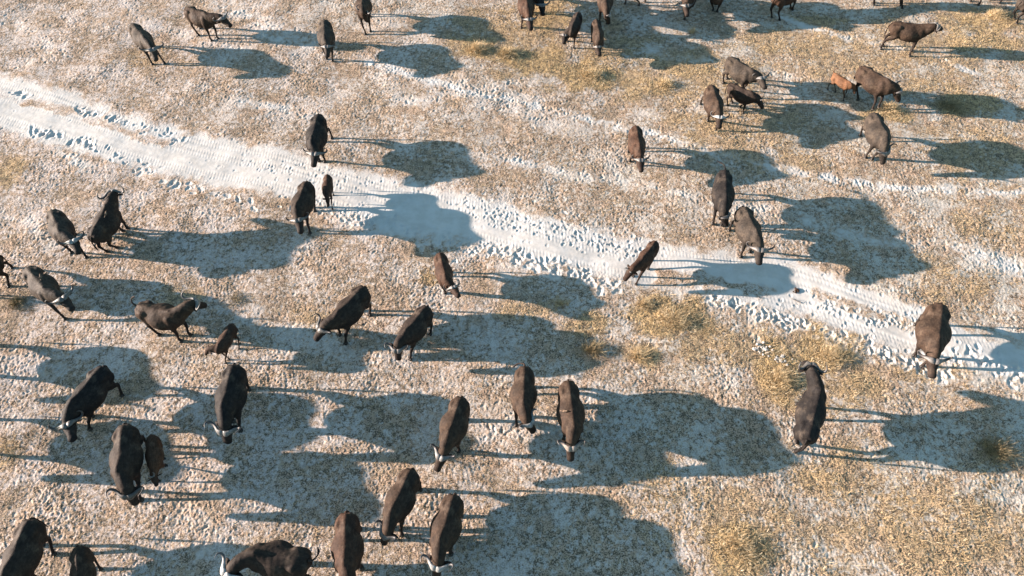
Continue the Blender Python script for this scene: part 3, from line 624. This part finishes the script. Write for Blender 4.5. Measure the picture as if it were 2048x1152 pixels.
# rump, withers, boss, nose (photo pixels), boss height, hooves, scale, colour, label, options
HERD = [
 ((270, 41), (300, 74), (305, 98), (311, 119), 1.12, [(329, 126, 'f'), (274, 90, 'h')], 1.0, G, 'grey brown buffalo with very wide upcurved horns, top left, leftmost of the top row', dict(horn=1.15)),
 ((380, 11), (420, 25), (445, 37), (462, 51), 1.25, [(422, 80, 'f'), (435, 76, 'f'), (396, 69, 'h')], 1.0, B, 'brown buffalo at the top left turned right with its muzzle lifted off the ground', dict(horn=.9)),
 ((652, 35), (654, 72), (654, 92), (654, 112), 1.10, [(665, 120, 'f')], .97, G, 'dusty grey buffalo walking towards the viewer at the top, alone beside a long shadow tip', dict(horn=.8)),
 ((728, -22), (728, 8), (727, 24), (735, 41), 1.25, [(731, 67, 'f'), (741, 61, 'f')], 1.0, B, 'brown buffalo with pale horns cut by the top edge, right of the dusty grey one', dict(horn=.95)),
 ((1048, -30), (1055, 12), (1059, 40), (1062, 58), 1.0, [(1043, 55, 'f')], 1.0, RB, 'reddish brown buffalo at the top edge with a black one behind its shoulder', dict(horn=.85)),
 ((1062, -55), (1076, -14), (1084, 10), (1086, 29), 1.0, [], .95, K, 'black buffalo at the top edge mostly hidden behind the reddish brown one', dict(horn=.9)),
 ((1156, 21), (1143, 52), (1130, 72), (1128, 86), 0.85, [(1150, 79, 'h'), (1154, 69, 'h'), (1135, 81, 'f')], .85, DB, 'slim dark young buffalo grazing in golden grass at top centre, head to the lower left', dict(horn=.7, girth=.8)),
 ((1211, -38), (1209, 5), (1214, 29), (1219, 47), 1.1, [], .95, B, 'brown buffalo with white horn bases at the top edge, just behind a slim grazing one', dict(horn=.75, boss=WH)),
 ((1191, 36), (1197, 66), (1196, 91), (1199, 109), 0.85, [(1192, 103, 'f')], .88, B, 'slim brown buffalo with a reddish rump grazing in golden grass at the top centre', dict(horn=.72, girth=.8)),
 ((1285, -48), (1268, -42), (1262, -30), (1252, -20), 1.2, [(1280, 9), (1290, 3)], .95, B, 'buffalo beyond the top edge with only a hoof showing, right of slim grazing pair', {}),
 ((1380, -48), (1376, -12), (1374, 8), (1375, 32), 1.0, [(1369, 38, 'f'), (1361, 24, 'f')], 1.0, B, 'brown buffalo at the top edge grazing head down over pale ground, its legs apart', dict(horn=.85)),
 ((1440, -50), (1432, -20), (1428, -12), (1420, -8), 1.4, [(1427, 15, 'f'), (1437, 11, 'f')], 1.0, B, 'buffalo beyond the top edge of which only two dark lower legs show', {}),
 ((1549, -12), (1588, -34), (1606, -46), (1625, -52), 1.45, [(1543, 33, 'h'), (1559, 39, 'h'), (1585, 18, 'f'), (1592, 23, 'f')], .98, RB, 'reddish brown buffalo at the top edge with only belly and four legs in view', {}),
 ((1752, -42), (1800, -40), (1822, -40), (1845, -35), 1.4, [(1748, 5, 'h'), (1800, 10, 'f'), (1805, 16, 'f')], .98, DB, 'buffalo at the top edge showing dark lower legs above the one stretching its neck', {}),
 ((2036, -2), (2080, -16), (2100, -22), (2125, -25), 1.4, [(2028, 37, 'h')], .98, G, 'greyish buffalo leaving at the top right corner with one hind leg stretched back', {}),
 ((2010, -42), (1962, -42), (1940, -40), (1920, -30), 1.3, [(1999, 6, 'h')], .95, K, 'black buffalo at the top right corner of which only a lower leg shows', {}),
 ((1784, 44), (1834, 49), (1866, 55), (1884, 57), 1.42, [(1761, 98, 'h'), (1765, 92, 'h'), (1818, 114, 'f'), (1822, 104, 'f')], 1.03, B, 'dark brown buffalo at the upper right in side view stretching its neck and muzzle forward', dict(horn=.85, boss=GY)),
 ((1722, 133), (1762, 158), (1790, 180), (1799, 202), 1.05, [(1720, 203, 'h'), (1756, 215, 'f')], 1.06, B, 'big grey brown buffalo lowering its head right beside the orange calf', dict(horn=.8, boss=LG)),
 ((1668, 147), (1692, 162), (1704, 174), (1710, 192), .98, [(1655, 179, 'h'), (1670, 184, 'h'), (1686, 201, 'f')], .66, (.16, .085, .048), 'bright orange calf with dark legs walking beside a big grey brown buffalo', dict(calf=True, horn=0, tail='up')),
 ((1742, 224), (1762, 268), (1768, 302), (1767, 328), 1.0, [(1720, 270, 'h'), (1744, 318, 'f')], 1.05, G, 'stout grey brown buffalo with a reddish hind leg, below the orange calf', dict(horn=.95, girth=1.05)),
 ((1457, 112), (1496, 138), (1522, 158), (1531, 176), 1.12, [(1446, 165, 'h')], 1.0, G, 'grey brown buffalo at the back of the trio at upper right, facing lower right', dict(horn=.85, boss=LG)),
 ((1461, 165), (1497, 182), (1517, 198), (1527, 215), 1.05, [(1455, 209, 'h'), (1480, 215, 'f'), (1486, 224, 'f')], .82, DB, 'small dark reddish buffalo in the middle of the trio at upper right', dict(horn=.6, girth=.85)),
 ((1420, 168), (1431, 206), (1438, 232), (1439, 254), 1.0, [(1416, 240, 'f'), (1432, 261, 'f'), (1400, 202, 'h')], .98, B, 'brown buffalo with a white boss at the front left of the trio at upper right', dict(horn=.85, boss=(.29, .28, .265))),
 ((1270, 249), (1276, 289), (1281, 320), (1283, 342), .95, [(1260, 319, 'f')], .95, RB, 'chestnut brown buffalo grazing alone above the track, right of centre at the upper trail', dict(horn=.8, girth=.9)),
 ((1446, 338), (1446, 396), (1448, 428), (1455, 450), 1.0, [(1426, 447, 'f')], 1.03, K, 'black buffalo with its tail swung out to the left, its head behind another one\'s rump', dict(horn=.8, tail='back')),
 ((1484, 410), (1507, 462), (1517, 492), (1519, 526), 1.0, [(1482, 511, 'f'), (1459, 459, 'h')], 1.06, G, 'grey brown buffalo at the upper edge of the track, muzzle over the white sand', dict(horn=1.0)),
 ((1306, 484), (1284, 512), (1262, 540), (1248, 559), 1.15, [(1270, 571, 'f'), (1297, 536, 'h')], .84, RB, 'slim young reddish brown buffalo crossing the white track', dict(horn=.62, girth=.78, boss=GY)),
 ((1874, 607), (1864, 678), (1866, 720), (1865, 755), 1.0, [(1829, 710, 'f')], 1.1, B, 'huge dark brown buffalo on the track at the right edge of the picture', dict(horn=1.0, girth=1.15)),
 ((1611, 868), (1632, 775), (1622, 738), (1612, 722), 1.45, [(1590, 904, 'h'), (1604, 890, 'h')], 1.12, K, 'black buffalo with a shiny back facing away from the viewer, lower right', dict(horn=.8, girth=.92, boss=GY)),
 ((640, 226), (629, 276), (630, 304), (626, 332), 1.0, [(664, 275, 'h'), (639, 321, 'f')], 1.04, K, 'black buffalo at the upper edge of the track with thin horns, left of centre', dict(horn=1.0)),
 ((616, 361), (598, 410), (597, 441), (601, 465), 1.1, [(620, 465, 'f'), (630, 421, 'h')], 1.0, DB, 'dark buffalo with a pale lit flank beside the slim calf on the track', dict(horn=.9, boss=GY)),
 ((657, 349), (655, 379), (655, 397), (657, 414), 1.05, [(665, 422, 'f'), (667, 390, 'h')], .66, (.055, .033, .024), 'slim dark reddish calf standing on the white sand next to a dark adult', dict(calf=True, horn=0)),
 ((112, 418), (131, 460), (147, 483), (156, 506), 1.15, [(174, 517, 'f')], 1.0, G, 'grey buffalo with a broad white boss at the left, left of the one looking away', dict(horn=.95, boss=WH)),
 ((195, 463), (225, 411), (226, 391), (230, 384), 1.38, [(216, 505, 'h'), (235, 497, 'h'), (255, 457, 'f'), (246, 463, 'f')], 1.05, DB, 'dark buffalo at the left seen from behind, horns ringed against the pale ground', dict(horn=.95, boss=GY, girth=1.0)),
 ((-14, 517), (-58, 540), (-82, 556), (-104, 572), 1.1, [(22, 532, 'h'), (19, 572, 'h')], 1.0, B, 'buffalo cut by the left edge with only its hind legs in view', {}),
 ((64, 533), (103, 576), (126, 597), (145, 619), 1.2, [(130, 637, 'f')], 1.02, G, 'grey buffalo at the left edge with two small birds on its back', dict(horn=1.0, boss=GY)),
 ((291, 610), (346, 622), (385, 608), (412, 609), 1.45, [(317, 669, 'h'), (361, 682, 'f'), (380, 670, 'f')], 1.04, B, 'brown buffalo bellowing with its head up and tail raised', dict(horn=.95, boss=LG, tail='up', girth=1.08)),
 ((461, 657), (446, 682), (426, 697), (410, 710), 1.15, [(476, 702, 'h'), (452, 725, 'f'), (465, 720, 'f')], .70, (.06, .038, .028), 'small brown calf below the bellowing buffalo', dict(calf=True, horn=0)),
 ((724, 577), (682, 622), (647, 654), (629, 679), 1.05, [(740, 628, 'h'), (692, 685, 'f')], 1.08, DB, 'large dark brown buffalo at centre left, muzzle near the ground, right of the brown calf', dict(horn=.95, boss=GY)),
 ((850, 615), (815, 658), (797, 690), (796, 719), 1.1, [(861, 666, 'h'), (821, 716, 'f')], .98, DB, 'dark brown buffalo with slender pale horn tips, right of the large one at centre left', dict(horn=.85)),
 ((881, 505), (892, 549), (903, 571), (917, 591), 1.05, [(890, 584, 'f')], .88, RB, 'slender reddish brown buffalo alone just below the track at the centre', dict(horn=.72, girth=.85, boss=LG)),
 ((208, 735), (154, 803), (137, 850), (144, 879), 1.05, [(244, 789, 'h'), (180, 856, 'f')], 1.08, K, 'large black buffalo at lower left with a thin sunlit line along its back', dict(horn=.95, boss=GY)),
 ((472, 730), (453, 812), (451, 856), (455, 887), 1.1, [(498, 778, 'h'), (482, 860, 'f')], 1.12, K, 'large black buffalo with very wide flat horns, below the small brown calf', dict(horn=1.05, boss=LG)),
 ((254, 851), (247, 940), (257, 982), (270, 1010), 1.1, [(283, 998, 'f')], 1.1, DB, 'big dark buffalo with a sunlit flank side by side with a calf, lower left', dict(horn=1.0, boss=DG, girth=.98)),
 ((306, 876), (310, 922), (308, 948), (313, 971), 1.1, [(328, 916, 'h'), (332, 930, 'f'), (318, 961, 'f')], .76, (.085, .048, .03), 'brown calf pressed against the big dark buffalo at lower left', dict(calf=True, horn=.4)),
 ((60, 1056), (28, 1132), (18, 1165), (10, 1195), 1.1, [(109, 1106, 'h')], 1.08, DB, 'dark buffalo cut by the bottom left corner', {}),
 ((161, 1107), (163, 1162), (163, 1190), (165, 1215), 1.1, [(201, 1137, 'h')], .86, B, 'smaller brown buffalo cut by the bottom edge, right of the one in the corner', dict(girth=.85)),
 ((612, 1118), (510, 1104), (462, 1140), (440, 1175), 1.15, [], 1.12, DB, 'glossy black brown buffalo lying sideways to the bottom edge with a white boss', dict(horn=1.0, boss=(.29, .28, .265), girth=1.08, tail='left')),
 ((694, 1033), (693, 1122), (700, 1165), (704, 1195), 1.1, [], 1.06, RB, 'bronze brown buffalo cut by the bottom edge, its sunlit left flank smooth', dict(horn=1.0, boss=GY)),
 ((821, 942), (785, 1022), (778, 1054), (765, 1088), 1.1, [(804, 1069, 'f')], 1.02, B, 'brown buffalo near the bottom centre with upcurved horns and its muzzle to the ground', dict(horn=.8, boss=GY)),
 ((907, 993), (880, 1082), (876, 1125), (871, 1156), 1.15, [], 1.04, B, 'brown buffalo at the bottom centre with a white boss touching the bottom edge', dict(horn=.95, boss=WH)),
 ((921, 797), (898, 868), (887, 905), (872, 942), 1.05, [], 1.03, B, 'brown buffalo at the lower centre with its pointed muzzle to the lower left', dict(horn=.85, boss=LG)),
 ((1049, 733), (1046, 806), (1054, 838), (1069, 864), 1.15, [], 1.02, B, 'chestnut buffalo flicking its tail left with a white boss, lower centre, left of its neighbour', dict(horn=.8, boss=WH, tail='left')),
 ((1136, 763), (1146, 850), (1142, 887), (1141, 922), 1.05, [], 1.04, B, 'brown buffalo seen from straight above with pale spread horns, lower centre, right of its neighbour', dict(horn=.85, boss=(.22, .18, .15))),
 # just outside the left edge; their shadows reach into the picture
 ((-100, 640), (-125, 705), (-130, 740), (-135, 770), 1.1, [], 1.05, K, 'buffalo outside the left edge whose shadow falls across the ground at mid height', {}),
 ((-90, 790), (-110, 870), (-115, 900), (-118, 930), 1.1, [], 1.05, K, 'buffalo outside the left edge whose shadow reaches under the black one at lower left', {}),
]
bodies = []
for i, (r, w, b, n_, zb, hv, s, col, lab, kw) in enumerate(HERD):
    nm = 'buffalo_calf' if kw.get('calf') else 'buffalo'
    bodies.append(make_buffalo(nm, r, w, b, n_, zb, hv, s, col, lab, seed=i, **kw))
bpy.context.view_layer.update()

# ------------------------------------------------------------------ oxpeckers riding on backs
def oxpecker(k, px, py, ang, label):
    root, body = bodies[k]
    o = Vector((0, 0, CAM_H)); t = at(px, py, 0); dr = (t - o).normalized()
    mi = body.matrix_world.inverted()
    bv = BVHTree.FromObject(body, bpy.context.evaluated_depsgraph_get())
    hit = bv.ray_cast(mi @ o, (mi.to_3x3() @ dr).normalized())
    if hit[0] is None: print('bird missed', label); return
    p = body.matrix_world @ hit[0]
    e = bpy.data.objects.new('oxpecker', None); SC.collection.objects.link(e)
    e.location = p + Vector((0, 0, .02)); e.rotation_euler = (0, 0, ang)
    b2 = bmesh.new()
    loft(b2, [(-.06, 0, .02), (-.03, 0, .03), (.0, 0, .045), (.035, 0, .06), (.06, 0, .085), (.085, 0, .095), (.10, 0, .095)],
         [(.012, .010), (.028, .024), (.034, .032), (.03, .03), (.022, .022), (.018, .018), (.006, .006)], n=10)
    link('body', remesh('body', b2, 0.006, 2), M_BIRD, e)
    b2 = bmesh.new(); loft(b2, [(-.04, 0, .03), (-.09, 0, .022), (-.15, 0, .012)], [(.016, .006), (.016, .005), (.012, .003)], n=8)
    link('tail', bm_mesh('tail', b2), M_BIRD, e)
    for sy in (-1, 1):
        b2 = bmesh.new(); loft(b2, [(.03, sy * .028, .06), (-.02, sy * .034, .05), (-.08, sy * .018, .032)], [(.006, .02), (.007, .024), (.003, .006)], n=8)
        link('wing', bm_mesh('wing', b2), M_BIRD, e)
    b2 = bmesh.new(); loft(b2, [(.095, 0, .095), (.115, 0, .092), (.128, 0, .088)], [(.007, .007), (.006, .005), (.001, .001)], n=8)
    link('beak', bm_mesh('beak', b2), M_BEAK, e)
    tag(e, label, 'bird', 'oxpeckers riding on the buffalo')
oxpecker(35, 83, 556, 1.9, 'small brown oxpecker on the flank side of the grey buffalo at the left edge')
oxpecker(35, 92, 549, 0.3, 'small brown oxpecker on the spine of the grey buffalo at the left edge')
oxpecker(33, 213, 430, 1.5, 'small brown oxpecker on the shoulder of the dark buffalo seen from behind')
oxpecker(53, 1129, 824, -0.2, 'small dark oxpecker on the flank of the buffalo with pale spread horns')
oxpecker(18, 1676, 150, 0.5, 'small dark oxpecker on the rump of the orange calf')

# ------------------------------------------------------------------ clods, dung, twigs
def lumps(name, px, py, n, spread, rmin, rmax, mat, label, cat, flat=.7):
    rg = random.Random(px); c = at(px, py); b2 = bmesh.new()
    for _ in range(n):
        r = rg.uniform(rmin, rmax); x, y = rg.gauss(0, spread), rg.gauss(0, spread * .8)
        m = Matrix.Translation((x, y, r * .4)) @ Matrix.Rotation(rg.random() * 6, 4, 'Z') @ Matrix.Diagonal((r * rg.uniform(.8, 1.4), r, r * flat, 1))
        q = bmesh.ops.create_icosphere(b2, subdivisions=2, radius=1, matrix=m)
        for v_ in q['verts']: v_.co += (v_.co - Vector((x, y, r * .4))) * rg.uniform(-.22, .18)
    o = link(name, bm_mesh(name, b2, False), mat); o.location = (c.x, c.y, macro1(c.x, c.y) + .01)
    return tag(o, label, cat)
lumps('calcrete_clods', 1522, 697, 40, .17, .018, .055, M_CLOD, 'heap of crumbled white clods in brown grass, upper left of two white patches', 'clods')
lumps('calcrete_clods', 1561, 719, 28, .13, .018, .055, M_CLOD, 'smaller flat heap of white clods close to the horns of the black buffalo facing away', 'clods', .5)
lumps('dung_pile', 1594, 579, 12, .08, .025, .05, M_DUNG, 'dark brown dung pile on the white track below the tip of a shadow', 'dung')
def twig(px, py, ang, label):
    rg = random.Random(px); c = at(px, py); b2 = bmesh.new(); p = Vector((-.18, 0, .03)); pts = [p]
    for i in range(6): p = p + Vector((.07, rg.uniform(-.02, .02), rg.uniform(-.01, .015))); pts.append(p)
    loft(b2, pts, [(.007, .007)] * 6 + [(.003, .003)], n=6)
    for i in (2, 3, 4): loft(b2, [pts[i], pts[i] + Vector((.05, rg.choice((-1, 1)) * .06, .03)), pts[i] + Vector((.1, rg.choice((-1, 1)) * .1, .03))], [(.005, .005), (.004, .004), (.002, .002)], n=5)
    o = link('dry_twig', bm_mesh('dry_twig', b2), M_TWIG); o.location = (c.x, c.y, macro1(c.x, c.y)); o.rotation_euler = (0, 0, ang)
    tag(o, label, 'twig')
twig(1592, 600, -.5, 'small dry twig lying on the white track just below the dung pile')
twig(545, 25, .9, 'thin dead stick on the pale ground at the top, right of the brown buffalo')
print('done objects', len(bpy.data.objects))
